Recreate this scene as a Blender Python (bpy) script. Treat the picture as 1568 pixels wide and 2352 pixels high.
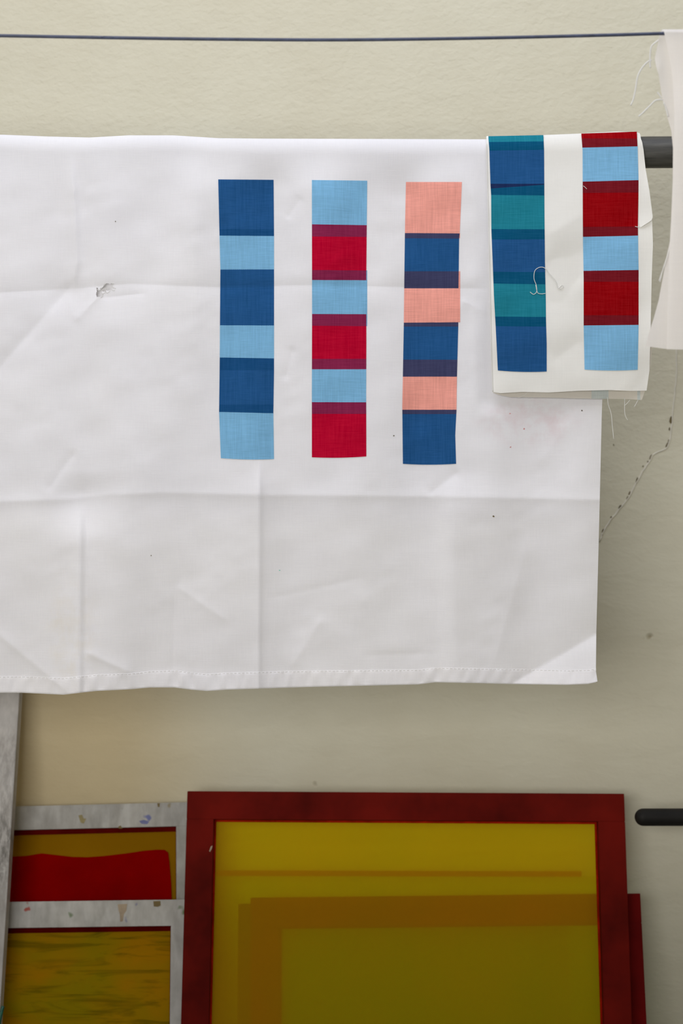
import bpy, bmesh, math, random
import numpy as np
from mathutils import Vector, Matrix

for o in list(bpy.data.objects):
    bpy.data.objects.remove(o)
scene = bpy.context.scene
C = scene.collection

# ---------------------------------------------------------------- camera
F = 3920.0                 # focal length in pixels of the 1568x2352 frame
CAMY, CAMZ = -2.25, 1.40
cd = bpy.data.cameras.new('camera')
cam = bpy.data.objects.new('camera', cd); C.objects.link(cam)
cam.location = (0, CAMY, CAMZ); cam.rotation_euler = (math.pi/2, 0, 0)
cd.sensor_fit = 'VERTICAL'; cd.sensor_height = 36.0; cd.lens = 60.0
cd.clip_start = 0.05
cd.dof.use_dof = True; cd.dof.focus_distance = 2.22; cd.dof.aperture_fstop = 4.0
scene.camera = cam

# ---------------------------------------------------------------- world, lights, exposure
W = bpy.data.worlds.new('world'); scene.world = W; W.use_nodes = True
wn = W.node_tree; wn.nodes.clear()
wo = wn.nodes.new('ShaderNodeOutputWorld'); wb = wn.nodes.new('ShaderNodeBackground')
wt = wn.nodes.new('ShaderNodeTexCoord'); ws = wn.nodes.new('ShaderNodeSeparateXYZ'); wr = wn.nodes.new('ShaderNodeValToRGB')
wn.links.new(wt.outputs['Generated'], ws.inputs[0]); wn.links.new(ws.outputs[2], wr.inputs[0])
wr.color_ramp.elements[0].position = 0.0; wr.color_ramp.elements[0].color = (.62, .60, .58, 1)
wr.color_ramp.elements[1].position = 0.75; wr.color_ramp.elements[1].color = (.86, .92, 1.12, 1)
wn.links.new(wr.outputs[0], wb.inputs[0]); wb.inputs[1].default_value = 0.15
wn.links.new(wb.outputs[0], wo.inputs[0])

def area(name, loc, target, sx, sy, power, col):
    l = bpy.data.lights.new(name, 'AREA'); l.shape = 'RECTANGLE'; l.size = sx; l.size_y = sy
    l.energy = power; l.color = col
    o = bpy.data.objects.new(name, l); C.objects.link(o); o.location = loc
    o.rotation_euler = (Vector(target)-Vector(loc)).to_track_quat('-Z', 'Y').to_euler()
    return o
area('skylight', (-.1, -.75, 3.0), (-.1, -.7499, 0), 2.0, 1.3, 26, (.95, .97, 1.07))
area('window_light', (-.85, -3.2, 1.5), (0, .3, 1.5), 1.6, 1.2, 55, (1.0, .99, .985))

scene.view_settings.view_transform = 'Standard'; scene.view_settings.look = 'None'
scene.view_settings.gamma = 1.0; scene.view_settings.use_curve_mapping = False
scene.view_settings.exposure = 0.0

# ---------------------------------------------------------------- helpers
def P(px, py, Y):
    d = Y-CAMY
    return np.array([(px-784.0)/F*d, Y, CAMZ-(py-1176.0)/F*d])
def Pv(px, py, Y):
    d = Y-CAMY
    return np.stack([(px-784.0)/F*d, Y+0*px, CAMZ-(py-1176.0)/F*d], -1)
def srgb(r, g, b):
    f = lambda c: (c/255/12.92) if c/255 <= .04045 else ((c/255+.055)/1.055)**2.4
    return (f(r), f(g), f(b), 1)

def mesh_obj(name, verts, faces, mat, parent=None, smooth=False):
    me = bpy.data.meshes.new(name)
    me.from_pydata([tuple(map(float, v)) for v in verts], [], [tuple(map(int, f)) for f in faces])
    me.materials.append(mat)
    if smooth: me.polygons.foreach_set('use_smooth', [True]*len(me.polygons))
    me.update()
    o = bpy.data.objects.new(name, me); C.objects.link(o)
    if parent: o.parent = parent
    return o
def tag(o, label=None, cat=None, group=None, kind=None):
    if label: o['label'] = label
    if cat: o['category'] = cat
    if group: o['group'] = group
    if kind: o['kind'] = kind
    return o
def empty(name, loc=(0, 0, 0)):
    o = bpy.data.objects.new(name, None); C.objects.link(o); o.location = loc
    o.empty_display_size = .05
    return o
def box_geo(x0, x1, y0, y1, z0, z1, bev=0.0):
    bm = bmesh.new(); bmesh.ops.create_cube(bm, size=1)
    for v in bm.verts:
        v.co = Vector(((x0+x1)/2+v.co.x*(x1-x0), (y0+y1)/2+v.co.y*(y1-y0), (z0+z1)/2+v.co.z*(z1-z0)))
    if bev: bmesh.ops.bevel(bm, geom=bm.edges[:], offset=bev, segments=2, affect='EDGES')
    return bm
def bm_obj(name, bm, mat, parent=None):
    me = bpy.data.meshes.new(name); bm.to_mesh(me); bm.free(); me.materials.append(mat)
    o = bpy.data.objects.new(name, me); C.objects.link(o)
    if parent: o.parent = parent
    return o
def catmull(pts, n):
    pts = [np.array(p, float) for p in pts]
    q = [2*pts[0]-pts[1]]+pts+[2*pts[-1]-pts[-2]]
    out = []
    for i in range(1, len(q)-2):
        for k in range(n):
            t = k/n
            a, b, c, d = q[i-1], q[i], q[i+1], q[i+2]
            out.append(.5*((2*b)+(-a+c)*t+(2*a-5*b+4*c-d)*t*t+(-a+3*b-3*c+d)*t**3))
    out.append(q[-2]); return out
def tube_geo(path, radii, sides=8, cap=True, round_start=0):
    path = [np.array(p, float) for p in path]; n = len(path)
    if not hasattr(radii, '__len__'): radii = [radii]*n
    V, Fc = [], []; up = np.array([0.13, 0.9, 0.31])
    for i, p in enumerate(path):
        t = path[min(i+1, n-1)]-path[max(i-1, 0)]; t /= np.linalg.norm(t)+1e-12
        a = np.cross(t, up); a /= np.linalg.norm(a)+1e-12; b = np.cross(t, a)
        for k in range(sides):
            w = 2*math.pi*k/sides
            V.append(p+radii[i]*(a*math.cos(w)+b*math.sin(w)))
    for i in range(n-1):
        for k in range(sides):
            k2 = (k+1) % sides
            Fc.append((i*sides+k, i*sides+k2, (i+1)*sides+k2, (i+1)*sides+k))
    if cap:
        Fc.append(tuple(range(sides))[::-1]); Fc.append(tuple((n-1)*sides+k for k in range(sides)))
    return V, Fc

# ---------------------------------------------------------------- materials
class Mat:
    def __init__(s, name):
        s.m = bpy.data.materials.new(name); s.m.use_nodes = True
        s.t = s.m.node_tree; s.t.nodes.clear()
        s.out = s.n('ShaderNodeOutputMaterial'); s.co = s.n('ShaderNodeTexCoord')
    def n(s, typ, **kw):
        x = s.t.nodes.new(typ)
        for k, v in kw.items(): setattr(x, k, v)
        return x
    def l(s, a, b): s.t.links.new(a, b)
    def mapping(s, scale=(1, 1, 1), rot=(0, 0, 0), loc=(0, 0, 0)):
        m = s.n('ShaderNodeMapping'); s.l(s.co.outputs['Object'], m.inputs[0])
        m.inputs['Scale'].default_value = scale; m.inputs['Rotation'].default_value = rot; m.inputs['Location'].default_value = loc
        return m.outputs[0]
    def noise(s, vec, scale, detail=3, rough=.5, dist=0):
        x = s.n('ShaderNodeTexNoise'); s.l(vec, x.inputs['Vector'])
        x.inputs['Scale'].default_value = scale; x.inputs['Detail'].default_value = detail
        x.inputs['Roughness'].default_value = rough; x.inputs['Distortion'].default_value = dist
        return x.outputs['Fac']
    def ramp(s, fac, stops):
        r = s.n('ShaderNodeValToRGB'); s.l(fac, r.inputs[0])
        e = r.color_ramp.elements
        while len(e) < len(stops): e.new(.5)
        for i, (p, c) in enumerate(stops):
            e[i].position = p; e[i].color = c if len(c) == 4 else (*c, 1)
        return r.outputs[0]
    def mix(s, fac, a, b, mode='MIX'):
        x = s.n('ShaderNodeMix', data_type='RGBA', blend_type=mode)
        for sock, v in ((x.inputs[0], fac), (x.inputs[6], a), (x.inputs[7], b)):
            if isinstance(v, bpy.types.NodeSocket): s.l(v, sock)
            else: sock.default_value = v
        return x.outputs[2]
    def math(s, op, a, b=0.0):
        x = s.n('ShaderNodeMath', operation=op)
        for sock, v in zip(x.inputs, (a, b)):
            if isinstance(v, bpy.types.NodeSocket): s.l(v, sock)
            else: sock.default_value = v
        return x.outputs[0]
    def bump(s, h, strength=.5, dist=.001, prev=None):
        b = s.n('ShaderNodeBump'); s.l(h, b.inputs['Height'])
        b.inputs['Strength'].default_value = strength; b.inputs['Distance'].default_value = dist
        if prev is not None: s.l(prev, b.inputs['Normal'])
        return b.outputs[0]
    def pbsdf(s, col, rough=.6, metal=0, normal=None, spec=.5):
        p = s.n('ShaderNodeBsdfPrincipled')
        for k, v in (('Base Color', col), ('Roughness', rough), ('Metallic', metal), ('Specular IOR Level', spec)):
            if isinstance(v, bpy.types.NodeSocket): s.l(v, p.inputs[k])
            else: p.inputs[k].default_value = v
        if normal is not None: s.l(normal, p.inputs['Normal'])
        return p.outputs[0]
    def done(s, sh): s.l(sh, s.out.inputs[0]); return s.m
    def spot(s, centre, radius, squash=(1, 1, 1)):
        """soft blob mask (1 inside, 0 outside) about a point in object space"""
        m = s.n('ShaderNodeVectorMath', operation='SUBTRACT'); s.l(s.co.outputs['Object'], m.inputs[0]); m.inputs[1].default_value = centre
        k = s.n('ShaderNodeVectorMath', operation='MULTIPLY'); s.l(m.outputs[0], k.inputs[0]); k.inputs[1].default_value = squash
        g = s.n('ShaderNodeVectorMath', operation='LENGTH'); s.l(k.outputs[0], g.inputs[0])
        r = s.n('ShaderNodeMapRange', interpolation_type='SMOOTHSTEP'); s.l(g.outputs[1], r.inputs[0])
        r.inputs[1].default_value = radius; r.inputs[2].default_value = radius*.35; r.inputs[3].default_value = 0; r.inputs[4].default_value = 1
        return r.outputs[0]

def fabric(name, col, col2, trans=.3, weave=.25, stain=None):
    M = Mat(name)
    v = M.mapping()
    hs = M.noise(M.mapping(scale=(40, 40, 1500)), 1, 2)
    vs = M.noise(M.mapping(scale=(1500, 40, 40)), 1, 2)
    big = M.noise(v, 7, 3)
    c = M.mix(M.ramp(big, [(.35, (0, 0, 0)), (.7, (1, 1, 1))]), col, col2)
    wv = M.math('ADD', hs, vs)
    c = M.mix(.10 if weave else 0, c, M.ramp(M.math('MULTIPLY', wv, .5), [(.3, (.55, .55, .55)), (.7, (1, 1, 1))]), 'MULTIPLY')
    if stain:
        for cen, rad, sq, sc, st in stain:
            msk = M.math('MULTIPLY', M.spot(cen, rad, sq), M.ramp(M.noise(v, 45, 4, .6), [(.42, (0, 0, 0)), (.72, (1, 1, 1))]))
            c = M.mix(M.math('MULTIPLY', msk, st), c, sc)
    nb = M.bump(wv, weave, .0006)
    d = M.n('ShaderNodeBsdfDiffuse'); M.l(c, d.inputs[0]); M.l(nb, d.inputs['Normal']); d.inputs['Roughness'].default_value = .6
    t = M.n('ShaderNodeBsdfTranslucent'); M.l(c, t.inputs[0]); M.l(nb, t.inputs['Normal'])
    mx = M.n('ShaderNodeMixShader'); mx.inputs[0].default_value = trans
    M.l(d.outputs[0], mx.inputs[1]); M.l(t.outputs[0], mx.inputs[2])
    return M.done(mx.outputs[0])

white_cotton = fabric('white_cotton', (.875, .865, .885, 1), (.91, .90, .915, 1), .20, .3,
    stain=[((.245, -.02, 1.52), .085, (1, .3, 1.9), (.74, .52, .55, 1), .35),
           ((-.35, -.02, 1.24), .05, (1, .3, .5), (.80, .72, .56, 1), .25)])
hem_cotton = fabric('hem_cotton', (.86, .845, .86, 1), (.89, .87, .86, 1), .15, .3)
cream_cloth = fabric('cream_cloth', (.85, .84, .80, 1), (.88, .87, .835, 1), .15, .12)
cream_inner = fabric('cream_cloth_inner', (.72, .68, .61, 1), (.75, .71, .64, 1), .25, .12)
near_white = fabric('near_white_cloth', (.90, .87, .83, 1), (.92, .89, .85, 1), .40, .12)
thread_mat = fabric('thread', (.78, .77, .73, 1), (.8, .79, .76, 1), .2, 0)

inks = {}
def ink(name, rgb, dark=False):
    if name in inks: return inks[name]
    c = srgb(*rgb)
    k = 1.0
    c = tuple(min(1, x*k) for x in c[:3])
    M = Mat('ink_'+name)
    hs = M.noise(M.mapping(scale=(45, 45, 1300)), 1, 3, .6)
    vs = M.noise(M.mapping(scale=(700, 30, 25)), 1, 3, .6)
    w = M.math('MULTIPLY', M.math('ADD', hs, vs), .5)
    lo = tuple(x*.88 for x in c)+(1,); hi = tuple(min(1, x*1.12+.006) for x in c)+(1,)
    col = M.ramp(w, [(.36, lo), (.64, hi)])
    nb = M.bump(w, .25, .0005)
    d = M.n('ShaderNodeBsdfDiffuse'); M.l(col, d.inputs[0]); M.l(nb, d.inputs['Normal'])
    t = M.n('ShaderNodeBsdfTranslucent'); M.l(col, t.inputs[0])
    mx = M.n('ShaderNodeMixShader'); mx.inputs[0].default_value = .12
    M.l(d.outputs[0], mx.inputs[1]); M.l(t.outputs[0], mx.inputs[2])
    inks[name] = M.done(mx.outputs[0]); return inks[name]
BLUE = ink('blue', (33, 82, 133)); DBLUE = ink('deep_blue', (24, 74, 122)); LIGHT = ink('light_blue', (122, 175, 210))
CRIM = ink('crimson', (180, 2, 44)); PLUM = ink('plum', (130, 34, 72)); SALM = ink('salmon', (232, 158, 144)); INDI = ink('indigo', (62, 64, 96))
TEAL = ink('teal', (30, 122, 140)); DTEAL = ink('dark_teal', (8, 78, 112)); RED = ink('red', (142, 1, 9)); DRED = ink('dark_red', (112, 20, 30))
NAVY = ink('navy', (28, 44, 84)); SLAT = ink('pale_slate', (190, 196, 192))

def plaster():
    M = Mat('plaster')
    v = M.mapping()
    big = M.noise(v, 2.2, 4, .55); mid = M.noise(v, 11, 4, .55)
    c = M.mix(M.ramp(big, [(.35, (0, 0, 0)), (.68, (1, 1, 1))]), (.59, .555, .43, 1), (.62, .595, .475, 1))
    c = M.mix(.12, c, M.ramp(mid, [(.3, (.72, .68, .6)), (.6, (1, 1, 1))]), 'MULTIPLY')
    c = M.mix(M.math('MULTIPLY', M.spot((-.52, .35, 1.0), .42, (1, .2, .8)), .9), c, (.90, .77, .58, 1), 'MULTIPLY')   # yellow glow through a screen, painted into the wall colour low on the left
    # small pits and specks
    vo = M.n('ShaderNodeTexVoronoi'); M.l(v, vo.inputs['Vector']); vo.inputs['Scale'].default_value = 17
    msk = M.ramp(M.noise(v, 26, 3), [(.63, (0, 0, 0)), (.68, (1, 1, 1))])
    pit = M.math('MULTIPLY', M.ramp(vo.outputs['Distance'], [(.0, (1, 1, 1)), (.12, (0, 0, 0))]), msk)
    c = M.mix(M.math('MULTIPLY', pit, .8), c, (.27, .22, .12, 1))
    # trowelled rough plaster, rougher above
    fine = M.noise(M.mapping(scale=(1, 1, 1.5), rot=(0, .5, 0)), 95, 3, .55, .3)
    med = M.noise(M.mapping(scale=(.6, 1, 1.4), rot=(0, .35, 0)), 26, 3, .5, .4)
    sep = M.n('ShaderNodeSeparateXYZ'); M.l(M.co.outputs['Object'], sep.inputs[0])
    mr = M.n('ShaderNodeMapRange'); M.l(sep.outputs[2], mr.inputs[0])
    mr.inputs[1].default_value = 1.3; mr.inputs[2].default_value = 1.9; mr.inputs[3].default_value = .22; mr.inputs[4].default_value = 1.0
    b1 = M.bump(M.math('MULTIPLY', fine, mr.outputs[0]), .6, .0028)
    b2 = M.bump(med, .4, .004, b1)
    b3 = M.bump(M.math('MULTIPLY', pit, -1), .7, .003, b2)
    return M.done(M.pbsdf(c, .85, 0, b3, .2))
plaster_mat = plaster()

def simple(name, col, rough=.5, metal=0, nscale=30, var=.25, bump=.2, bd=.0008, stretch=(1, 1, 1), spec=.5):
    M = Mat(name)
    nz = M.noise(M.mapping(scale=stretch), nscale, 4, .6)
    lo = tuple(x*(1-var) for x in col[:3])+(1,); hi = tuple(min(1, x*(1+var)) for x in col[:3])+(1,)
    c = M.ramp(nz, [(.33, lo), (.67, hi)])
    return M.done(M.pbsdf(c, rough, metal, M.bump(nz, bump, bd), spec))
pole_mat = simple('dark_pole', (.045, .044, .038, 1), .55, 0, 14, .5, .5, .001, (1, 14, 14))
bar_mat = simple('black_bar', (.010, .009, .008, 1), .6, 0, 20, .3, spec=.2)
line_mat = simple('blue_black_line', (.036, .046, .085, 1), .5, 0, 90, .3)
crack_mat = simple('crack_dark_brown', (.13, .10, .045, 1), .95, 0, 60, .3)  # dark brown of the crack chips and one cloth speck
filler_mat = simple('crack_filler', (.66, .63, .54, 1), .9, 0, 60, .1)
glue_dark = simple('dark_red_glue', (.10, .004, .003, 1), .95, 0, 20, .25, spec=0)
glue_red = simple('bright_red_glue', (.34, .012, .003, 1), .95, 0, 40, .3, spec=0)
red_paint = simple('maroon_paint', (.115, .0050, .0025, 1), .7, 0, 9, .35, .15, .0006, spec=.05)
red_paint2 = simple('deep_red_paint', (.12, .003, .0025, 1), .7, 0, 9, .3, .15, .0006, spec=.05)
green_mat = simple('green_plastic', (.01, .09, .06, 1), .3, 0, 200, .5)
concrete = simple('concrete_floor', (.26, .25, .23, 1), .8, 0, 6, .2, .3, .002)

def aluminium(name, base, spots=True, scuff=None):
    M = Mat(name)
    v = M.mapping()
    n1 = M.noise(v, 16, 4, .6); n2 = M.noise(M.mapping(scale=(1, 1, .35)), 60, 4, .65)
    c = M.ramp(n1, [(.3, tuple(x*.75 for x in base)), (.62, base)])
    c = M.mix(.45, c, M.ramp(n2, [(.3, (.6, .58, .55)), (.6, (1, 1, 1))]), 'MULTIPLY')
    if spots:
        for sc, th, colr in ((28, 0.735, (.20, .15, .05, 1)), (35, 0.755, (.12, .13, .28, 1)), (31, 0.765, (.10, .16, .05, 1)), (46, 0.755, (.35, .06, .04, 1))):
            q = M.noise(M.mapping(loc=(sc, sc*.3, 1.7*sc)), sc, 2)
            c = M.mix(M.ramp(q, [(th-.03, (0, 0, 0)), (th+.02, (1, 1, 1))]), c, colr)
    if scuff:
        for cen, rad, sq, k in scuff:
            m_ = M.math('MULTIPLY', M.spot(cen, rad, sq), M.ramp(M.noise(M.mapping(scale=(1.6, 1, .5)), 90, 4, .65), [(.40, (0, 0, 0)), (.60, (k,)*3)]))
            c = M.mix(m_, c, (.12, .11, .095, 1))
    r = M.ramp(n2, [(.3, (.7, .7, .7)), (.7, (.5, .5, .5))])
    return M.done(M.pbsdf(c, r, .12, M.bump(n2, .15, .0006)))
alu_a = aluminium('stained_aluminium', (.40, .385, .35))
alu_b = aluminium('brushed_aluminium', (.50, .485, .45))
alu_c = aluminium('chalky_aluminium', (.47, .445, .42), False, [((.424, 0, .925), .055, (1.5, .2, .8), .85), ((.430, 0, 1.03), .06, (1.6, .2, .6), .4), ((.43, 0, .86), .04, (1.5, .2, .7), .3)])

def screen_mesh(name, tint, body, body2, mixf, nscale=6, stretch=(1, 1, 1), lo=.35, hi=.7, streak=0):
    """woven screen fabric: partly see-through, partly coloured emulsion"""
    M = Mat(name)
    nz = M.noise(M.mapping(scale=stretch), nscale, 4, .6, .4)
    c = M.ramp(nz, [(lo, body), (hi, body2)])
    if streak:
        s2 = M.noise(M.mapping(scale=(.7, 1, 5)), 12, 4, .6, .8)
        c = M.mix(M.ramp(s2, [(.5, (0, 0, 0)), (.62, (streak,)*3)]), c, (.05, .07, .004, 1))
    weave = M.noise(M.mapping(), 900, 1)
    t = M.n('ShaderNodeBsdfTransparent'); t.inputs[0].default_value = tint
    d = M.n('ShaderNodeBsdfDiffuse'); M.l(c, d.inputs[0]); M.l(M.bump(weave, .1, .0003), d.inputs['Normal'])
    tl = M.n('ShaderNodeBsdfTranslucent'); M.l(c, tl.inputs[0])
    g = M.n('ShaderNodeBsdfGlossy'); g.inputs['Roughness'].default_value = .35
    m0 = M.n('ShaderNodeMixShader'); m0.inputs[0].default_value = .35
    M.l(d.outputs[0], m0.inputs[1]); M.l(tl.outputs[0], m0.inputs[2])
    mx = M.n('ShaderNodeMixShader'); mx.inputs[0].default_value = mixf
    M.l(t.outputs[0], mx.inputs[1]); M.l(m0.outputs[0], mx.inputs[2])
    return M.done(mx.outputs[0])

# ---------------------------------------------------------------- setting
WY = 0.35
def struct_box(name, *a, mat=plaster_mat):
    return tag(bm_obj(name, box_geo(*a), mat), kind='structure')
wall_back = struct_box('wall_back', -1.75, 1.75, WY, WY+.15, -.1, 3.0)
struct_box('wall_left', -1.75, -1.6, -2.6, WY, -.1, 3.0)
struct_box('wall_right', 1.6, 1.75, -2.6, WY, -.1, 3.0)
struct_box('light_blocker_wall', -1.6, 1.6, -1.12, -1.0, -.1, 1.0)   # added unseen low wall, keeps window light off the lower wall and screens
struct_box('floor', -1.75, 1.75, -2.8, WY, -.1, 0, mat=concrete)

# crack in the back wall: chips of missing paint along a filled hairline
rnd = random.Random(4)
crack_line = [(1556, 700), (1554, 815), (1551, 880), (1547, 930), (1541, 980), (1533, 1026), (1502, 1042), (1490, 1062), (1470, 1092),
              (1455, 1120), (1440, 1147), (1422, 1170), (1402, 1195), (1385, 1222), (1376, 1245)]
pth = catmull([P(x, y, WY) for x, y in crack_line], 4)
pth = [p+np.array([rnd.uniform(-.0008, .0008), 0, 0]) for p in pth]
V, Fc = tube_geo(pth, .0012, 6); mesh_obj('crack_filler', V, Fc, filler_mat, wall_back, True)
chips = [(1541, 965, 9, 16, .1), (1537, 985, 4, 7, .1), (1531, 1022, 4, 12, .35), (1535, 1012, 3, 6, .3), (1494, 1050, 5, 14, .5), (1487, 1060, 3, 4, .5), (1476, 1071, 3, 4, .6),
         (1462, 1105, 5, 16, .3), (1445, 1133, 4, 9, .2), (1441, 1144, 5, 9, .4), (1423, 1164, 4, 9, .7), (1403, 1188, 4, 4, .7), (1384, 1219, 4, 9, .3),
         (1382, 1229, 4, 4, 0), (1377, 1240, 4, 6, 0), (1409, 1022, 2, 5, -.3)]
for (cx, cy, w, h, a) in chips:
    vs = []; n = 9
    for k in range(n):
        th = 2*math.pi*k/n; r = rnd.uniform(.75, 1.15)
        dx, dy = math.cos(th)*w*.5*r, math.sin(th)*h*.58*r
        vs.append((cx+dx*math.cos(a)-dy*math.sin(a), cy+dx*math.sin(a)+dy*math.cos(a)))
    V = [P(x, y, WY-.0006) for x, y in vs]+[P(x, y, WY+.0005) for x, y in vs]
    Fc = [tuple(range(n))]+[(k, (k+1) % n, n+(k+1) % n, n+k) for k in range(n)]
    mesh_obj('crack_chip', V, Fc, crack_mat, wall_back)

# ---------------------------------------------------------------- poles and line
def pole_cy(x): return np.interp(x, [-1500, -400, 0, 100, 200, 300, 400, 500, 700, 1115, 1480, 2300], [351, 351, 352.5, 355, 356, 354.5, 354.5, 357, 358.5, 358.5, 350, 345])
pts = []
for x in list(range(-1990, 3600, 60)):
    pts.append(P(x, float(pole_cy(x)), 0.0))
pts = [np.array([-1.6, 0, pts[0][2]])]+[p for p in pts if -1.59 < p[0] < 1.59]+[np.array([1.6, 0, pts[-1][2]])]
V, Fc = tube_geo(pts, .0206, 32)
tag(mesh_obj('hanging_pole', V, Fc, pole_mat, None, True), 'thick dark grey round pole carrying the printed fabrics', 'pole')
c0 = P(1457, 1877, .25); r0 = .01275
pp, rr = [], []
for k in range(9):
    a = math.pi/2*k/8
    pp.append(c0+np.array([r0*(1-math.cos(a)), 0, 0])); rr.append(max(r0*math.sin(a), 1e-4))
pp.append(np.array([1.6, .25, c0[2]])); rr.append(r0)
V, Fc = tube_geo(pp, rr, 28)
tag(mesh_obj('round_ended_bar', V, Fc, bar_mat, None, True), 'short black bar with a rounded end right of the maroon screen', 'bar')
LY = -.30
lp = [(0, 82), (250, 86.5), (500, 90), (784, 91.5), (1100, 87.5), (1400, 80.5), (1520, 77), (1800, 70)]
w = [P(x, y, LY) for x, y in lp]
sl = (w[1]-w[0])/(w[1][0]-w[0][0]); sr = (w[-1]-w[-2])/(w[-1][0]-w[-2][0])
w = [w[0]+sl*(-1.6-w[0][0])]+w+[w[-1]+sr*(1.6-w[-1][0])]
V, Fc = tube_geo(catmull(w, 8), .0019, 12)
tag(mesh_obj('drying_line', V, Fc, line_mat, None, True), 'thin blue-black line stretched across the top of the picture', 'line')

# ---------------------------------------------------------------- big printed cloth
RC = .0236
rs = np.random.RandomState(11)
def sines(px, py, n, l0, l1, slope, ang=None, spread=.5, seed=1):
    r = np.random.RandomState(seed); out = 0*px
    for _ in range(n):
        L = r.uniform(l0, l1); a = (r.uniform(0, 6.28) if ang is None else ang+r.normal()*spread)
        k = 2*math.pi/L
        out = out+(slope*L/6.28)/math.sqrt(n)*np.sin(k*(px*math.cos(a)+py*math.sin(a))+r.uniform(0, 6.28))
    return out           # in pixels
def sm(x, a, b):
    t = np.clip((x-a)/(b-a+1e-9), 0, 1); return t*t*(3-2*t)
def tent(s, amp, wl, wr, e=1.5):
    q = np.where(s < 0, -s/wl, s/wr)
    return amp*np.exp(-np.sqrt(q*q+(e/np.minimum(wl, wr))**2))
def seg(px, py, a, b):
    ax, ay = a; bx, by = b; L = math.hypot(bx-ax, by-ay)
    tx, ty = (bx-ax)/L, (by-ay)/L
    al = (px-ax)*tx+(py-ay)*ty; s = (px-ax)*(-ty)+(py-ay)*tx     # s>0 on the right hand of a->b on screen (downwards for ->right)
    return al/L, s
def cr(px, py, a, b, amp, wl, wr, fade=.12, e=1.5):
    al, s = seg(px, py, a, b)
    return tent(s, amp, wl, wr, e)*sm(al, -fade, fade)*(1-sm(al, 1-fade, 1+fade))
def big_disp(px, py):
    """bulge toward the camera in pixels"""
    d = sines(px, py, 12, 70, 380, .105, 0, .13, 3)
    d = d+sines(px, py, 12, 60, 200, .034, None, 0, 5)
    hatch = sines(px, py, 8, 25, 60, .026, None, 0, 9)*sm(sines(px, py, 5, 150, 400, .02, None, 0, 21), -.3, .9)
    d = d+hatch
    low = sm(py, 1140, 1175)
    yc = np.interp(px, [-400, 0, 150, 250, 380, 600, 1000, 1380], [1156, 1152, 1147, 1136, 1132, 1137, 1140, 1148])
    d = d+tent(py-yc, 2.6, 26, 14)
    d = d-np.clip(py-yc, 0, 400)*.035
    yu = np.interp(px, [-400, 0, 150, 300, 500, 700, 1120, 1400], [676, 672, 664, 652, 660, 655, 663, 668])
    d = d-tent(py-yu, 1.9, 14, 20)
    xl = np.interp(py, [340, 600, 655, 1140, 1600], [165, 178, 172, 186, 182])
    d = d+tent(px-xl, 8.0, 22, 10)*(1-sm(py, 600, 680))+tent(px-xl, 18, 75, 130)*sm(py, 1130, 1260)
    d = d+tent(px-xl, 7, 60, 110)*sm(py, 660, 760)*(1-sm(py, 1080, 1140))
    xm = np.interp(py, [1050, 1600], [596, 593])
    d = d+5*np.exp(np.minimum(px-xl, 0)/90.)*(1-sm(px-xl, -6, 14))*sm(py, 1150, 1230)
    d = d+tent(px-xm, 7.5, 16, 8)*sm(py, 1040, 1130)
    xr_ = np.interp(py, [1060, 1140, 1600], [1050, 1022, 1030])
    d = d+11.0*sm(px-xr_, -28, 24)*np.exp(-np.clip(px-xr_, 0, 900)/130)*sm(py, 1080, 1180)
    d = d+tent(px-np.interp(py, [1300, 1530], [402, 396]), -2.6, 9, 9)*sm(py, 1320, 1400)
    d = d+tent(px-(450+0*py), 5.0, 90, 60)*(1-sm(py, 500, 900))
    d = d+cr(px, py, (-20, 865), (168, 650), -3.2, 24, 16)
    d = d+cr(px, py, (110, 1125), (170, 1040), -2.2, 14, 9)
    d = d+cr(px, py, (175, 735), (232, 675), 2.0, 14, 9)
    d = d+cr(px, py, (232, 684), (330, 674), -1.5, 9, 12)
    d = d+cr(px, py, (-60, 1410), (150, 1585), 3.4, 30, 12)
    d = d+cr(px, py, (200, 1500), (300, 1545), 2.8, 16, 10)
    d = d+cr(px, py, (410, 1350), (520, 1425), 1.8, 16, 14)
    d = d+cr(px, py, (620, 1375), (820, 1330), -1.3, 14, 12)
    d = d+cr(px, py, (670, 1530), (740, 1420), 2.0, 16, 16)
    d = d+cr(px, py, (840, 1505), (1000, 1500), -1.3, 9, 16)
    d = d+cr(px, py, (1130, 1540), (1210, 1250), 2.2, 22, 26)
    d = d+cr(px, py, (985, 1135), (1050, 1085), -2.6, 14, 10)
    d = d+cr(px, py, (1240, 1060), (1330, 940), 1.6, 22, 26)
    d = d+cr(px, py, (1050, 380), (1120, 520), 1.8, 18, 22)
    d = d+cr(px, py, (660, 500), (690, 455), -1.4, 9, 9)
    d = d+cr(px, py, (655, 870), (672, 800), -1.8, 9, 9)
    d = d+cr(px, py, (1060, 690), (1120, 720), 1.6, 12, 14)
    al, s = seg(px, py, (1168, 1574), (1372, 1454))
    d = d+np.where(s > 0, s*.22, 0)*sm(px, 1150, 1180)-tent(s, 3.2, 22, 16)*sm(px, 1150, 1200)*sm(py, 1380, 1450)
    # quiet near the pole and behind the swatch
    f = sm(py, 345, 450)
    d = d*f*2.1
    sw = sm(px, 1085, 1125)*(1-sm(py, 915, 960))
    d = d*(1-sw*.85)
    return d
PX = .000574
def top_y(x): return np.interp(x, [-400, 0, 100, 200, 290, 395, 500, 600, 800, 1115, 1400], [309, 310, 314, 316.5, 311.5, 311.5, 318, 319, 319.5, 320.5, 318])
bx_ = [-400, 0, 50, 145, 220, 300, 345, 400, 440, 475, 520, 700, 870, 960, 1000, 1100, 1170, 1300, 1350, 1373]
by_ = [1588, 1590, 1590, 1594.5, 1586, 1582, 1578, 1578, 1583, 1586, 1583, 1577, 1573, 1571, 1566, 1568, 1570, 1572, 1570, 1565]
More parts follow.
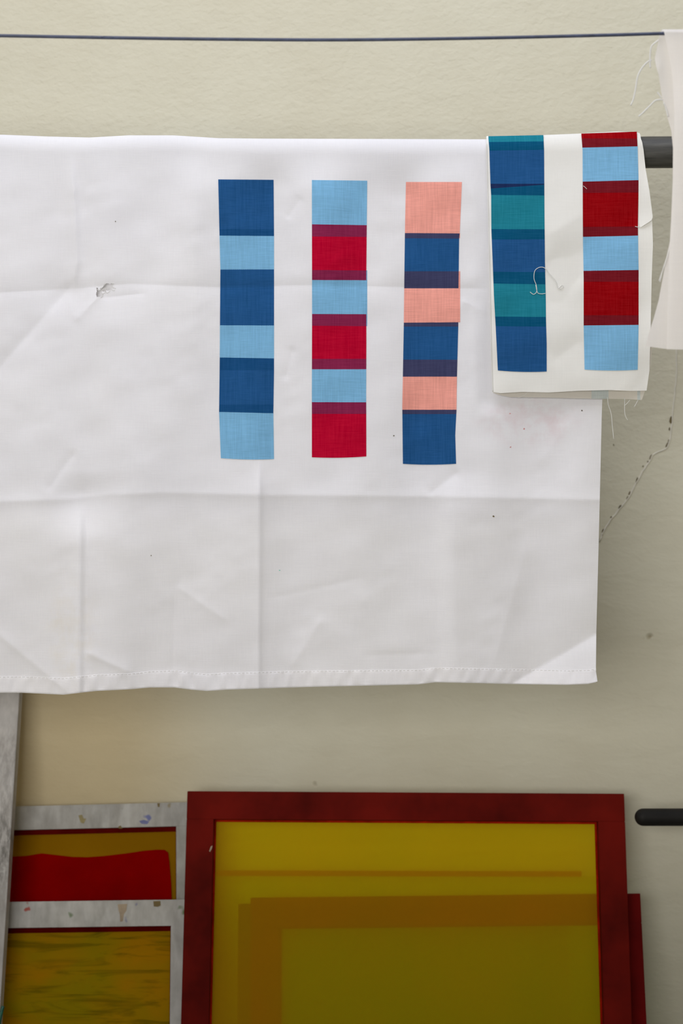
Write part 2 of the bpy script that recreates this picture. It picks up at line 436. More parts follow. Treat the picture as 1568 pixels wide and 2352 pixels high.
def bot_y(x): return np.interp(x, bx_, by_)
def right_x(y): return np.interp(y, [310, 900, 950, 1140, 1300, 1450, 1540, 1565, 1600], [1388, 1383.5, 1381.5, 1377, 1373, 1369, 1368, 1371.5, 1372])
def cen_z(px):   # centre height of the roll over the pole, so that its top shows at top_y
    return CAMZ-(top_y(px)-1176)/F*(0-CAMY)-RC-.0002
def cloth_pt(px, py, off=0.0):
    """point of the hanging front; the part over the pole follows the roll"""
    px = np.asarray(px, float); py = np.asarray(py, float)
    D = big_disp(px, py)*PX
    Y = -RC-D
    # roll over pole
    zc = cen_z(px)
    p = Pv(px, py, Y-off)
    dz = np.clip((p[..., 2]-zc)/RC, 0, .9999)
    Yr = -(RC+off)*np.sqrt(1-dz**2)-D
    q = Pv(px, py, Yr)
    q[..., 1] = Yr
    dn = p[..., 2] > zc
    p[dn] = q[dn]
    return p

cols = np.unique(np.concatenate([np.arange(-400, 205, 4.), np.arange(205, 290, 1.), np.arange(290, 1390, 4.), [1390.]]))
s_ = (cols+400)/(1790)
t_ = np.unique(np.concatenate([np.linspace(0, 1, 310), (np.arange(636, 702, 1.)-349)/(1588-349)]))
hole = [(150+a*.1722, 540+b*.1722) for a, b in [(412, 700), (432, 703), (447, 738), (470, 703), (500, 700), (518, 655), (560, 640), (600, 655), (612, 643), (642, 640),
        (634, 690), (655, 698), (620, 708), (608, 735), (572, 742), (540, 736), (552, 778), (525, 752), (482, 752), (506, 795), (505, 826), (465, 820), (422, 826), (410, 790), (420, 745)]]
def inpoly(x, y, poly):
    r = False; j = len(poly)-1
    for i in range(len(poly)):
        if (poly[i][1] > y) != (poly[j][1] > y) and x < (poly[j][0]-poly[i][0])*(y-poly[i][1])/(poly[j][1]-poly[i][1])+poly[i][0]: r = not r
        j = i
    return r
def grid_faces(nr, nc):
    idx = np.arange(nr*nc).reshape(nr, nc)
    return np.stack([idx[:-1, :-1], idx[1:, :-1], idx[1:, 1:], idx[:-1, 1:]], -1).reshape(-1, 4)
S, T = np.meshgrid(s_, t_)
xx = -400+S*1790
for _ in range(3):
    y0 = 1176-(cen_z(xx)-CAMZ)*F/(-RC-CAMY)
    yy = y0+T*(bot_y(xx)-y0)
    xx = -400+S*(right_x(yy)+400)
front = cloth_pt(xx, yy)
# roll and back drop
roll = []
xt = xx[0]; zc = cen_z(xt)
xw = (xt-784)/F*(-RC-CAMY)
for k in range(1, 17):
    a = math.pi*k/16
    roll.append(np.stack([xw, -RC*math.cos(a)+0*xw, zc+RC*math.sin(a)], -1))
nb = 90
for k in range(1, nb+1):
    h = k/nb*.475
    z = zc-h
    pyb = 1176-(z-CAMZ)*F/(-RC-CAMY)
    yf = -RC-big_disp(xt, pyb)*PX+.0095
    w_ = float(sm(np.array(h), 0, .15))
    roll.append(np.stack([xw-.012*h, RC+(yf-RC)*w_, z], -1))
allv = np.concatenate([np.array(roll)[::-1], front], 0)
nr, nc = allv.shape[:2]
fc = grid_faces(nr, nc)
# open the tear
pxg = np.full((nr, nc), -9999.); pyg = np.full((nr, nc), -9999.)
pxg[-xx.shape[0]:] = xx; pyg[-xx.shape[0]:] = yy
cxm = pxg.reshape(-1)[fc].mean(1); cym = pyg.reshape(-1)[fc].mean(1)
near = (np.abs(cxm-241) < 32) & (np.abs(cym-665) < 30)
keep = np.ones(len(fc), bool)
for i in np.nonzero(near)[0]:
    if inpoly(cxm[i], cym[i], hole): keep[i] = False
big = empty('printed_cloth', (0, 0, 0))
tag(big, 'large creased white cloth with three printed strips and a small tear', 'cloth')
mesh_obj('cotton_sheet', allv.reshape(-1, 3), fc[keep], white_cotton, big, True)

# hem: a doubled band along the bottom with puckers and a stitched line
def hem_h(x): return np.interp(x, [-400, 0, 150, 300, 400, 700, 1000, 1200, 1372], [37, 37, 38, 36, 39, 37, 33, 34, 32])
hx = np.arange(-400, 1372, 3.); hv = np.linspace(0, 1, 14)
HX, HV = np.meshgrid(hx, hv)
HX = -400+(HX+400)*(right_x(1555)+400)/1772
HY = bot_y(HX)-hem_h(HX)*(1-HV)
puck = sines(HX+HY*.08, HY, 12, 14, 70, .27, 0, .12, 31)*PX*1.4
off = .0010*sm(HV, 0, .12)+(puck+.0004)*np.sin(np.pi*np.clip(HV, 0, 1))**.6*.8+.0003
hp = np.stack([cloth_pt(HX[i], HY[i])+np.stack([0*off[i], -np.abs(off[i]), 0*off[i]], -1) for i in range(len(hv))])
lastrow = hp[-1].copy(); lastrow[:, 1] += .0022; lastrow[:, 2] -= .0008
hp = np.concatenate([hp, lastrow[None]], 0)
mesh_obj('hem', hp.reshape(-1, 3), grid_faces(hp.shape[0], hp.shape[1]), hem_cotton, big, True)
stx = np.arange(-20, 1366, 9.)
SV, SF = [], []
for x in stx:
    a = cloth_pt(np.array([x, x+5.5]), np.array([bot_y(x)-hem_h(x)+1.5]*2)); a[:, 1] -= .0012
    v, f = tube_geo([a[0], (a[0]+a[1])/2+np.array([0, -.0003, 0]), a[1]], .00025, 5)
    SF += [tuple(i+len(SV) for i in q) for q in f]; SV += v
tag(mesh_obj('stitching', SV, SF, thread_mat, big, True), kind='stuff')

# printed strips: each colour block is its own piece of ink on the fabric
def block(name, surf, L, R, yl0, yr0, yl1, yr1, mat, parent, off=.0005, bow=0):
    ny = max(2, int(abs(yl1-yl0)/5)+1); nx = 26
    rows = []
    rj = np.random.RandomState(int(yl0*7+L(yl0)))
    for j in range(ny+1):
        t = j/ny
        xa = float(L(yl0+(yl1-yl0)*t)); xb = float(R(yr0+(yr1-yr0)*t))
        u = np.linspace(0, 1, nx+1)
        y = (yl0*(1-u)+yr0*u)*(1-t)+(yl1*(1-u)+yr1*u)*t+bow*4*u*(1-u)*t
        x = xa+(xb-xa)*u
        rows.append(surf(x, y, off))
    a = np.array(rows)
    return mesh_obj(name, a.reshape(-1, 3), grid_faces(ny+1, nx+1), mat, parent, True)
def strip(surf, parent, label, Lp, Rp, bands, slivers=(), off=.0006):
    L = lambda y: np.interp(y, [p[1] for p in Lp], [p[0] for p in Lp])
    R = lambda y: np.interp(y, [p[1] for p in Rp], [p[0] for p in Rp])
    st = empty('printed_strip'); st.parent = parent; st['label'] = label
    for i, b in enumerate(bands):
        (y0l, y0r, y1l, y1r, m) = b[:5]
        block('colour_block', surf, L, R, y0l, y0r, y1l+.3, y1r+.3, m, st, off, 2 if i == len(bands)-1 else 0)
    for (x0, x1, ya, yb, m) in slivers:
        block('colour_block', surf, lambda y: x0-2+0*y, lambda y: x1+0*y, ya, ya, yb, yb, m, st, off*.6)
def mk(ys, ms, dr=0):
    out = []
    for i, m in enumerate(ms):
        a, b = ys[i], ys[i+1]
        a = a if isinstance(a, tuple) else (a, a+dr); b = b if isinstance(b, tuple) else (b, b+dr)
        out.append((a[0], a[1], b[0], b[1], m))
    return out
strip(cloth_pt, big, 'left printed strip in alternating navy and light blue',
      [(501, 412), (504, 541), (506, 617), (505, 746), (504.5, 823), (503, 945), (507, 1052)],
      [(628, 413), (629, 542), (629, 748), (629, 850), (627.5, 949), (629, 1055)],
      mk([(412, 413), 526, (541, 542), (619, 618.5), (747, 747.5), (821, 823), 850, 929, (946, 949), (1052, 1054)],
         [BLUE, DBLUE, LIGHT, BLUE, LIGHT, DBLUE, BLUE, DBLUE, LIGHT]))
strip(cloth_pt, big, 'middle printed strip in light blue and crimson',
      [(716, 413), (716.5, 700), (716, 900), (716, 1049)], [(843, 414), (842, 515), (841, 620), (841, 800), (840.5, 900), (841, 1049)],
      mk([(413.5, 415), (515, 517), (543, 544), (620, 621), (643, 643.5), (721, 721.5), (748, 749), (824, 824), (848, 848), (923.5, 924), 950.5, (1050, 1048)],
         [LIGHT, PLUM, CRIM, PLUM, LIGHT, PLUM, CRIM, PLUM, LIGHT, PLUM, CRIM]),
      [(841, 843, 621, 749, LIGHT)])
strip(cloth_pt, big, 'right printed strip in salmon pink and navy',
      [(932, 418), (929.6, 535), (928, 661), (927, 750), (925.6, 827), (923.6, 933), (925, 1065)],
      [(1060.4, 418), (1055.5, 534), (1054, 547), (1052.8, 640), (1052.5, 661), (1052, 750), (1049, 866), (1048, 940), (1045, 1000), (1047, 1065)],
      mk([(418, 418), (535, 536), (547, 548), (623, 623), (662, 662), (741, 740), (750, 750), (826, 826), (865, 865), (941, 941), (951, 951), (1065, 1065)],
         [SALM, INDI, BLUE, INDI, SALM, INDI, BLUE, INDI, SALM, INDI, BLUE]),
      [(1052, 1056.5, 623, 740, SALM), (1051, 1056, 418+117, 547, SALM)])

# frayed threads of the tear and specks
def thread(surf, pts, parent, r=.00035, off=.0012, smooth=6):
    w_ = [surf(np.array([x]), np.array([y]), off)[0] for x, y in pts]
    V, Fc = tube_geo(catmull(w_, smooth), r, 6)
    return mesh_obj('loose_thread', V, Fc, thread_mat, parent, True)
for pts in ([(228, 668), (233, 662), (238, 657), (243, 651)], [(232, 670), (237, 664), (242, 662), (241, 668)], [(236, 676), (240, 672), (247, 672), (253, 668)],
            [(256, 659), (261, 661), (266, 662)], [(256, 664), (261, 667), (264, 666)], [(231, 683), (236, 680), (236, 673)], [(257, 652), (260, 651), (263, 652)],
            [(222, 664), (227, 667), (231, 663)]):
    thread(cloth_pt, pts, big, .0003, .0006)
speck = simple('speck', (.18, .16, .13, 1), .8); speck_g = simple('green_speck', (.2, .55, .45, 1), .8); speck_r = simple('pink_speck', (.6, .3, .3, 1), .8)
for (x, y, r, m) in ((265, 508.5, 1.6, speck), (904, 1001, 2, speck), (347, 1276, 1.6, speck), (642, 1310, 1.5, speck_g), (1336, 943, 2, speck), (1133, 1186, 2.2, crack_mat), (1171, 950, 1.6, speck_r), (1203, 985, 2.2, speck_r), (1172, 1027, 2, speck_r)):
    p = cloth_pt(np.array([x]), np.array([float(y)]), .0004)[0]
    V, Fc = [], []
    for k in range(8): V.append(p+np.array([math.cos(k*.785)*r*PX*rnd.uniform(.7, 1.2), 0, math.sin(k*.785)*r*PX*rnd.uniform(.6, 1.1)]))
    mesh_obj('stain_speck', V, [tuple(range(8))], m, big)

# ---------------------------------------------------------------- small swatch on the pole
sw = empty('fabric_swatch')
tag(sw, 'small cream fabric with teal-navy and red-blue strips at the right of the pole', 'cloth')
def sw_top(x): return np.interp(x, [1100, 1118, 1247, 1335, 1420, 1462, 1480], [313.5, 313.5, 311, 307.5, 303, 304, 307])
def sw_L(y): return np.interp(y, [300, 315, 500, 650, 800, 905], [1116, 1116.5, 1121.5, 1125, 1128, 1131.5])
def sw_R(y): return np.interp(y, [300, 325, 345, 390, 440, 505, 560, 640, 740, 850, 900], [1466, 1471, 1475, 1480.5, 1488, 1497, 1499, 1496, 1494, 1491, 1484])
def sw_bot(x): return np.interp(x, [1120, 1131, 1150, 1200, 1260, 1330, 1400, 1450, 1490], [900, 900.5, 903, 900, 901.5, 897.5, 896, 898, 897])
def sw_cen(x): return CAMZ-(pole_cy(x)-1176)/F*(-CAMY)
def sw_rad(x): return (CAMZ-(sw_top(x)-1176)/F*(-CAMY))-sw_cen(x)-.0002
def sw_disp(px, py):
    d = sines(px, py, 8, 90, 240, .085, .6, .8, 77)+sines(px, py, 6, 60, 120, .045, None, 0, 78)
    d = d+cr(px, py, (1262, 700), (1345, 560), -5.5, 26, 26, .2, 5)+cr(px, py, (1262, 600), (1335, 640), -5.5, 26, 26, .2, 5)
    d = d+cr(px, py, (1270, 830), (1335, 780), -5.0, 24, 24, .2, 5)+cr(px, py, (1258, 540), (1340, 490), 4.6, 24, 24, .2, 5)
    d = d-6*sm(px+.5*(py-860), 1440, 1500)*sm(py, 780, 860)
    d = d+cr(px, py, (1150, 905), (1150, 560), 2.5, 30, 20, .2, 4)
    return (5.2*sm(py, 345, 420)+np.maximum(d, -5.0))*sm(py, 345, 470)
def sw_pt(px, py, off=0.0):
    px = np.asarray(px, float); py = np.asarray(py, float)
    D = sw_disp(px, py)*PX; drift = .009*sm(py, 350, 900)
    R = sw_rad(px); zc = sw_cen(px)
    Y = -R-D-drift-off
    p = Pv(px, py, Y)
    dz = np.clip((p[..., 2]-zc)/R, 0, .9999)
    Yr = -(R+off)*np.sqrt(1-dz**2)-D
    q = Pv(px, py, Yr); dn = p[..., 2] > zc
    p[dn] = q[dn]
    return p
def panel(name, L, R, Tp, Bt, surf, mat, parent, nx=80, ny=150):
    u = np.linspace(0, 1, nx+1); rows = []
    for j in range(ny+1):
        t = j/ny
        x = 1300+0*u
        for _ in range(4):
            y = Tp(x)+(Bt(x)-Tp(x))*t
            x = L(y)+(R(y)-L(y))*u
        rows.append(surf(x, y))
    return np.array(rows)
ctop = lambda x: 1176-(sw_cen(x)-CAMZ)*F/(-sw_rad(x)-CAMY)
fr = panel('front', sw_L, sw_R, ctop, sw_bot, sw_pt, None, None)
xw0 = fr[0, :, 0]; pxs = xw0*F/(fr[0, :, 1]-CAMY)+784
R_ = sw_rad(pxs); z_ = sw_cen(pxs); rl = []
xtop = np.linspace(float(sw_L(313)), float(sw_R(303)), len(pxs))
for k in range(1, 17):
    a = math.pi*k/16
    px_ = pxs+(xtop-pxs)*min(1, k/8); xw_ = (px_-784)/F*(-CAMY-R_*math.cos(a))
    rl.append(np.stack([xw_, -R_*math.cos(a), z_+R_*math.sin(a)], -1))
for k in range(1, 50):
    h = k/50*.27
    xb = rl[15][:, 0]-.10*h*np.linspace(.1, 1, len(pxs))
    rl.append(np.stack([xb, R_+.014*min(1, h*9)+.002*np.sin(xb*60)*min(1, h*9), z_-h], -1))
al_ = np.concatenate([np.array(rl)[::-1], fr], 0)
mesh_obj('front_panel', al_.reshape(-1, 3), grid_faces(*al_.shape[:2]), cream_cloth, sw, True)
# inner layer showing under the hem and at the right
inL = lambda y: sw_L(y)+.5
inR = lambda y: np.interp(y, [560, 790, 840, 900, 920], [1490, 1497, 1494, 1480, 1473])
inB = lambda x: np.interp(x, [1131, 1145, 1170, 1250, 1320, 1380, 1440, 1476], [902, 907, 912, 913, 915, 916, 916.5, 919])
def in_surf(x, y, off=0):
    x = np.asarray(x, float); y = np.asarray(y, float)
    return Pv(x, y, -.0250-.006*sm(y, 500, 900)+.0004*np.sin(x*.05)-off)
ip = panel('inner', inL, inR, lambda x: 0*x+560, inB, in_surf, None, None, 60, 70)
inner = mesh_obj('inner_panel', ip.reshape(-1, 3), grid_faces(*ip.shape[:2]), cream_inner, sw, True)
for xa, xb in ((1358, 1397), (1463, 1470)):
    block('printed_band', in_surf, lambda y: xa+0*y, lambda y: xb+0*y, 880, 880, float(inB(xa)), float(inB(xb)), SLAT, inner, .0004)
# folded selvedge flap at the upper right
poly_l = lambda y: np.interp(y, [318, 345, 440, 512, 522], [1464.5, 1466, 1466, 1467, 1470])
poly_r = lambda y: np.interp(y, [318, 325, 345, 390, 440, 500, 508, 522], [1471, 1474, 1477.5, 1482, 1490, 1497.5, 1494, 1471])
def flap_surf(x, y, off=0):
    p = sw_pt(x, y, .0012); x = np.asarray(x, float); y = np.asarray(y, float)
    p[..., 1] -= .0035*sm(y, 330, 480)*sm(x, 1464, 1490)
    return p
fp = []
for j in range(41):
    y = 318+204*j/40; u = np.linspace(0, 1, 9); x = poly_l(y)+(poly_r(y)-poly_l(y))*u
    fp.append(flap_surf(x, 0*x+y))
fp = np.array(fp); mesh_obj('selvedge_flap', fp.reshape(-1, 3), grid_faces(*fp.shape[:2]), cream_cloth, sw, True)
# bright bound left edge
e = []
for j in range(120):
    y = 330+570*j/119
    e.append(sw_pt(np.array([float(sw_L(y))]), np.array([y]), .0004)[0])
V, Fc = tube_geo(e, .0007, 6); mesh_obj('rolled_edge', V, Fc, thread_mat, sw, True)
strip(sw_pt, sw, 'left strip in teal and navy blue',
      [(1121, 314), (1123.5, 345), (1126, 424), (1127.5, 448), (1128, 526), (1131, 600), (1134, 680), (1138, 750), (1143, 852)],
      [(1247.5, 311), (1249, 345), (1250, 500), (1251, 600), (1253, 690), (1253.5, 740), (1255, 790), (1255, 852)],
      mk([(312.8, 310.2), (326, 324.5), (346, 344), (422, 422), (433, 424), (447.5, 449), (526, 526.5), (550, 549.5), (624, 625), (651, 653), (727, 728), (749, 750), (850.5, 853)],
         [TEAL, DTEAL, BLUE, NAVY, DTEAL, TEAL, DTEAL, BLUE, DTEAL, TEAL, DTEAL, BLUE]))
strip(sw_pt, sw, 'right strip in red and light blue',
      [(1334.5, 308), (1337.5, 345), (1338, 500), (1338.5, 560), (1340, 640), (1340, 750), (1342, 849)],
      [(1462, 304), (1464, 345), (1466, 420), (1464.5, 520), (1466, 620), (1466, 745), (1464, 849)],
      mk([(306.8, 302.3), (317.5, 318), (339, 336), (417, 413.5), (443, 442), (521, 520), (544, 541), (622, 620), (647, 647), (724, 724), (747.5, 746), (848.5, 849)],
         [RED, DRED, LIGHT, DRED, RED, DRED, LIGHT, DRED, RED, DRED, LIGHT]))
thread(sw_pt, [(1217, 671), (1225, 676), (1232, 670), (1231, 655), (1226, 640), (1228, 622), (1239, 614), (1251, 616), (1262, 630), (1275, 645), (1281, 662), (1290, 655), (1293, 660), (1285, 664)], sw, .00042)
thread(sw_pt, [(1230, 655), (1234, 672), (1243, 675), (1252, 674)], sw, .0004)
thread(sw_pt, [(1339, 427), (1343, 430), (1347, 434)], sw, .0003)
thread(sw_pt, [(1458, 520), (1464, 521.5), (1471, 521)], sw, .0004)
def free(Y): return lambda x, y, off=0: Pv(np.asarray(x, float), np.asarray(y, float), Y)
for pts in ([(1189, 913), (1198, 911), (1207, 905), (1212, 898)], [(1212, 911), (1222, 905), (1236, 899)], [(1394, 912), (1397, 931), (1403, 950), (1406, 980), (1409, 1008)],
            [(1434, 914), (1434, 945), (1437, 958), (1441, 965)], [(1433, 932), (1440, 926), (1446, 919)], [(1467, 915), (1456, 935)]):
    thread(free(-.031), pts, sw, .0004)

# ---------------------------------------------------------------- plain cloth on the line, near the camera
nc_ = empty('plain_cloth')
tag(nc_, 'plain off-white cloth with frayed threads folded over the thin line at the right edge', 'cloth')
def near_panel(Lp, top, bot, Ybase, disp, wid=2020, n=90, m=160):
    rows = []
    for j in range(m+1):
        t = j/m
        u = np.linspace(0, 1, n+1)
        y = top+(bot(u)-top)*t
        L = np.interp(y, [p[1] for p in Lp], [p[0] for p in Lp])
        x = L+(wid-L)*u
        rows.append(Pv(x, y, Ybase(x, y)-disp(x, y)*.0005))
    return np.array(rows)
FL = [(1523, 66), (1530, 100), (1538, 140), (1545, 190), (1548, 260), (1547, 330), (1545, 400), (1541, 500), (1537, 570), (1534, 640), (1532, 720), (1530, 810)]
BL = [(1519, 66), (1513, 86), (1508, 110), (1503, 135), (1507, 155), (1512, 172), (1520, 225), (1532, 270), (1541, 300), (1545, 340), (1544, 480), (1541, 540), (1530, 590), (1521, 640), (1512, 690), (1501, 730), (1493, 755), (1482, 795)]
bt = lambda u: 802+1.5*np.sin(u*9)
bt2 = lambda u: np.interp(u, [0, .08, .2, 1], [795, 801, 803, 804])
def edge_curl(x, y, Lp):
    L = np.interp(y, [p[1] for p in Lp], [p[0] for p in Lp])
    return -9*np.exp(-(x-L)/9.)
dF = lambda x, y: sm(y, 74, 200)*(edge_curl(x, y, FL)+sines(x, y, 6, 90, 260, .12, 0, .15, 51)+14*np.exp(-((x-1560)/26)**2)*0)
dB = lambda x, y: sm(y, 80, 160)*(sines(x, y, 6, 60, 180, .15, 0, .3, 52)+9*np.exp(-((x-1512)/9)**2-((y-160)/30)**2))
yt = 68.0
front_n = near_panel(FL, yt+6, bt, lambda x, y: LY-.0042-.006*sm(y, 74, 300), dF)
back_n = near_panel(BL, yt+6, bt2, lambda x, y: LY+.0042+.012*sm(y, 74, 300), dB)
mesh_obj('front_fold', front_n.reshape(-1, 3), grid_faces(*front_n.shape[:2]), near_white, nc_, True)
mesh_obj('back_fold', back_n.reshape(-1, 3), grid_faces(*back_n.shape[:2]), near_white, nc_, True)
a0, b0 = front_n[0], back_n[0]
rl = []
for k in range(9):
    t = k/8; mid = a0*(1-t)+b0*t
    mid = mid.copy(); mid[:, 2] += .0032*math.sin(math.pi*t)
    rl.append(mid)
rl = np.array(rl); mesh_obj('top_fold', rl.reshape(-1, 3), grid_faces(*rl.shape[:2]), near_white, nc_, True)
for pts in ([(1512, 92), (1503, 99), (1496, 106), (1493, 120), (1492, 140), (1493, 156)], [(1496, 138), (1487, 142), (1474, 156), (1464, 176), (1459, 205), (1454, 228), (1448, 242)],
            [(1522, 229), (1512, 229), (1503, 232), (1490, 245), (1478, 257), (1466, 268)], [(1518, 225), (1514, 218), (1509, 212)], [(1524, 236), (1530, 252), (1534, 268)]):
    thread(free(LY+.014), pts, nc_, .0009)
for pts in ([(1540, 560), (1533, 585), (1523, 615), (1515, 648)], [(1536, 575), (1529, 600), (1518, 630), (1513, 645)]):
    thread(free(LY+.012), pts, nc_, .0005)

# ---------------------------------------------------------------- printing screens leaning on the wall
def screen(label, TL, TR, Ytop, lean, rail, stile, thick, fmat, mmat, gmat, glue=.006, stile_r=None, gtop=None):
    a = P(*TL, Ytop); b = P(*TR, Ytop)
    ex = (b-a); wd = np.linalg.norm(ex); ex /= wd
    dn = np.array([0, -math.sin(math.radians(lean)), -math.cos(math.radians(lean))])
    dn -= ex*dn.dot(ex); dn /= np.linalg.norm(dn)
    nin = np.cross(ex, dn); nin = nin if nin[1] > 0 else -nin
    def low(h): return min((a+dn*h)[2], (b+dn*h)[2], (a+dn*h+nin*thick)[2], (b+dn*h+nin*thick)[2])
    h = 0.2
    for _ in range(40): h += (low(h)-.0005)/abs(dn[2])
    org = a+dn*h
    root = empty('printing_screen')
    m = Matrix(((ex[0], nin[0], -dn[0], org[0]), (ex[1], nin[1], -dn[1], org[1]), (ex[2], nin[2], -dn[2], org[2]), (0, 0, 0, 1)))
    root.matrix_world = m
    tag(root, label, 'screen')
    sr = stile_r or stile
    bm_obj('top_rail', box_geo(0, wd, 0, thick, h-rail, h, .0006), fmat, root)
    bm_obj('bottom_rail', box_geo(0, wd, 0, thick, 0, rail, .0006), fmat, root)
    bm_obj('side_rail', box_geo(0, stile, 0, thick, rail, h-rail, .0006), fmat, root)
    bm_obj('side_rail', box_geo(wd-sr, wd, 0, thick, rail, h-rail, .0006), fmat, root)
    ym = thick-.003
    x0, x1, z0, z1 = stile-.002, wd-sr+.002, rail-.002, h-rail+.002
    bm_obj('mesh_fabric', box_geo(x0, x1, ym, ym+.0002, z0, z1), mmat, root)
    mo = root.children[-1] if root.children else None
    # keep a single surface for the woven mesh
    me = bpy.data.meshes.new('mesh_fabric'); me.from_pydata([(x0, ym, z0), (x1, ym, z0), (x1, ym, z1), (x0, ym, z1)], [], [(0, 1, 2, 3)]); me.materials.append(mmat)
    for o in list(C.objects):
        if o.parent == root and o.name.startswith('mesh_fabric'): o.data = me; mo = o
    gt = gtop or glue
    bm = bmesh.new()
    for (p, q, r, s) in ((x0, x1, z1-gt-.002, z1), (x0, x1, z0, z0+glue+.002), (x0, x0+glue+.002, z0+glue+.002, z1-gt-.002), (x1-glue-.002, x1, z0+glue+.002, z1-gt-.002)):
        t = box_geo(p, q, ym-.0016, ym-.0004, r, s); tm = bpy.data.meshes.new('t'); t.to_mesh(tm); bm.from_mesh(tm); t.free(); bpy.data.meshes.remove(tm)
    bm_obj('glue_border', bm, gmat, root)
    Mi = m.inverted()
    def loc(px, py, depth=0.0):
        """photo direction -> local x,z on the plane local y=depth"""
        o = Mi @ Vector((0, CAMY, CAMZ)); d = (Mi.to_3x3() @ Vector(((px-784)/F, 1, -(py-1176)/F)))
        t = (depth-o.y)/d.y; q = o+d*t
        return (q.x, depth, q.z)
    return root, loc, thick-.003, mo

amber1 = screen_mesh('yellow_mesh', (.92, 1.0, .05, 1), (1.0, .46, .012, 1), (.92, .47, .012, 1), .42, 4)
amber2 = screen_mesh('olive_mesh', (.5, .85, .06, 1), (.13, .55, .008, 1), (.26, .55, .008, 1), .6, 7)
amber3 = screen_mesh('green_mesh', (.55, .65, .12, 1), (.10, .14, .02, 1), (.16, .16, .02, 1), .6, 7)
ochre = screen_mesh('ochre_mesh', (.55, .40, .05, 1), (.44, .21, .004, 1), (.50, .25, .005, 1), .80, 5)
mustard = screen_mesh('mustard_mesh', (.6, .5, .04, 1), (.66, .32, .005, 1), (.46, .34, .005, 1), .80, 5, (1, 1, 1.6), .4, .62, .45)
goldc = screen_mesh('gold_mesh', (.95, .72, .12, 1), (.55, .38, .03, 1), (.6, .42, .04, 1), .35, 5)

# stained aluminium screen behind, with a red ink area
rA, locA, yA, _ = screen('aluminium screen with a broad red ink patch behind the lower aluminium screen',
    (-230, 1858.5), (459, 1842), .325, 12, .0352, .036, .02, alu_a, ochre, glue_dark, .0022, gtop=.0075)
red_ink = simple('red_ink_layer', (.23, .0006, .0005, 1), .9, 0, 7, .18, .1, spec=.01)
outl = [(-190, 2120), (-190, 1972), (-60, 1970), (20, 1968), (60, 1966), (95, 1960), (130, 1964), (165, 1968), (200, 1969), (240, 1966), (290, 1960), (330, 1954), (360, 1951.5), (378, 1952), (386, 1958), (389, 1980), (393, 2030), (396, 2120)]
V = [locA(x, y, yA-.0020) for x, y in outl]; n = len(V)
V += [(v[0], v[1]+.001, v[2]) for v in V]
Fc = [tuple(range(n))[::-1]]+[(k, (k+1) % n, n+(k+1) % n, n+k) for k in range(n)]
mesh_obj('ink_patch', V, Fc, red_ink, rA)['label'] = 'deep red ink patch'

rB, locB, yB, _ = screen('lower aluminium screen with bright scratched rail and streaked mustard mesh, left of the maroon screen',
    (-260, 2075.5), (452, 2065.5), .267, 14, .0375, .038, .02, alu_b, mustard, glue_dark, .0022, gtop=.0075)
def patch_part(loc, yd, pts, mat, root, name, label=None):
    V = [loc(x, y, yd) for x, y in pts]; n = len(V); V += [(v[0], v[1]+.0006, v[2]) for v in V]
    o = mesh_obj(name, V, [tuple(range(n))[::-1]]+[(k, (k+1) % n, n+(k+1) % n, n+k) for k in range(n)], mat, root)
    if label: o['label'] = label
brown = simple('dried_brown_ink', (.16, .11, .03, 1), .7); tanc = simple('dried_tan_ink', (.36, .28, .19, 1), .7); bluei = simple('dried_blue_ink', (.14, .15, .30, 1), .7); olive_i = simple('dried_olive_ink', (.26, .21, .09, 1), .7, 0, 60, .3)
patch_part(locB, -.0005, [(352, 2070), (368, 2069.5), (369, 2080), (362, 2083), (353, 2082)], brown, rB, 'dried_ink')
patch_part(locB, -.0005, [(270, 2077), (292, 2076), (290, 2092), (284, 2100), (282, 2116), (276, 2117), (275, 2100), (272, 2090)], tanc, rB, 'dried_ink')
patch_part(locA, -.0005, [(180, 1873), (188, 1871), (192, 1880), (198, 1880), (192, 1892), (185, 1889)], olive_i, rA, 'dried_ink')
patch_part(locA, -.0005, [(319, 1886), (330, 1883), (342, 1887), (338, 1893), (325, 1892)], bluei, rA, 'dried_ink')
patch_part(locA, -.0005, [(361, 1845), (367, 1845), (366, 1854), (362, 1853)], brown, rA, 'dried_ink')
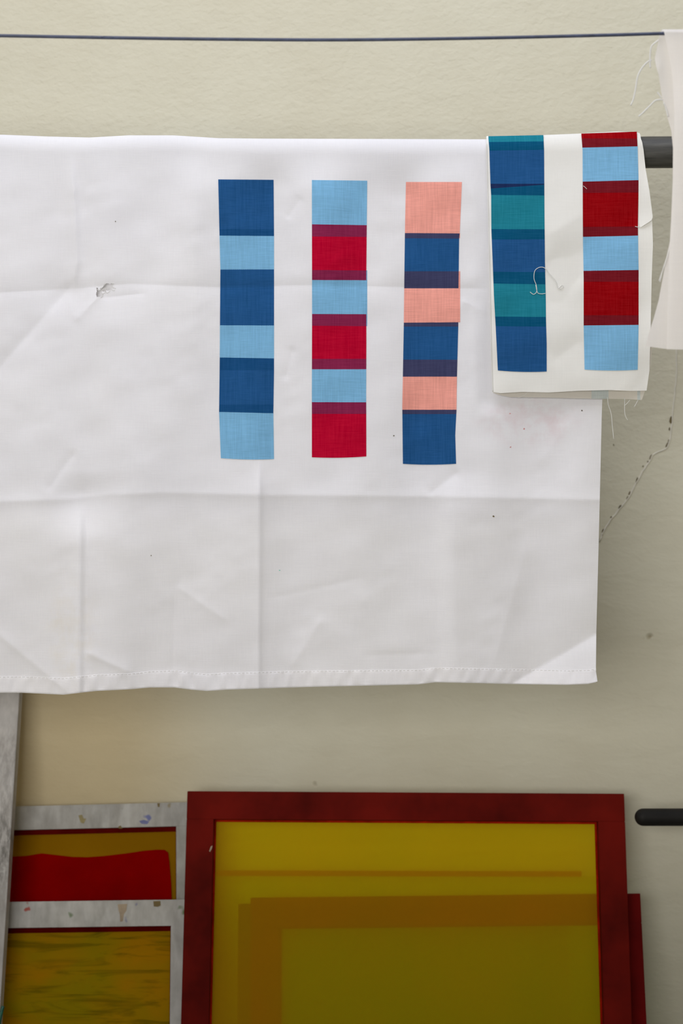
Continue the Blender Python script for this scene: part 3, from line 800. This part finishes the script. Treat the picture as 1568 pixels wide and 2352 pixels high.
patch_part(locA, -.0005, [(271, 1899), (277, 1896), (281, 1903), (273, 1903)], brown, rA, 'dried_ink')

# screens stacked behind the big one
r3, _, _, _ = screen('green-coated screen rearmost of the stack, edge seen through the yellow mesh',
    (547, 2076), (1300, 2072), .300, 12.5, .036, .036, .018, simple('olive_paint', (.035, .065, .01, 1), .8, spec=.02), amber3, glue_dark, .003)
r2, _, _, _ = screen('deep red framed screen sticking out to the right behind the big maroon screen',
    (575, 2062), (1470, 2052), .275, 13, .0425, .042, .020, red_paint2, amber2, glue_dark, .003)
r1, loc1, y1, m1 = screen('large maroon framed screen with translucent yellow mesh, front of its stack',
    (430, 1817), (1433, 1823), .280, 14, .0408, .0400, .020, red_paint, amber1, glue_red, .0030)
band = screen_mesh('brown_band', (.55, .42, .05, 1), (.45, .17, .003, 1), (.42, .16, .003, 1), .5)
V = [loc1(498, 2012, y1+.0012), loc1(1335, 2014, y1+.0012), loc1(1335, 2001, y1+.0012), loc1(490, 1999, y1+.0012)]
mesh_obj('emulsion_line', V, [(0, 1, 2, 3)], band, r1)['label'] = 'thin brown line across the yellow mesh'
coat = screen_mesh('second_coat', (.80, .95, .25, 1), (.5, .30, .004, 1), (.45, .30, .004, 1), .06)
V = [loc1(470, 2600, y1+.002), loc1(1400, 2600, y1+.002), loc1(1371, 2013, y1+.002), loc1(490, 2012, y1+.002)]
mesh_obj('emulsion_coat', V, [(0, 1, 2, 3)], coat, r1)
patch_part(loc1, -.0005, [(480, 1955), (484, 1944), (488, 1942), (486, 1950), (482, 1957)], tanc, r1, 'paint_chip')

rC, locC, yC, _ = screen('tall chalky grey aluminium screen cut off by the left edge of the picture',
    (-620, 1440), (53, 1454), .306, 12.6, .055, .052, .026, alu_c, goldc, glue_dark, .004)
gr = [locC(x, y, -.002) for x, y in [(-9, 2400), (-2, 2352), (2, 2330), (7, 2311)]]
V, Fc = tube_geo(catmull(gr, 5), .0026, 10)
mesh_obj('green_cord_end', V, Fc, green_mat, rC, True)['label'] = 'dark green cord end at the bottom'
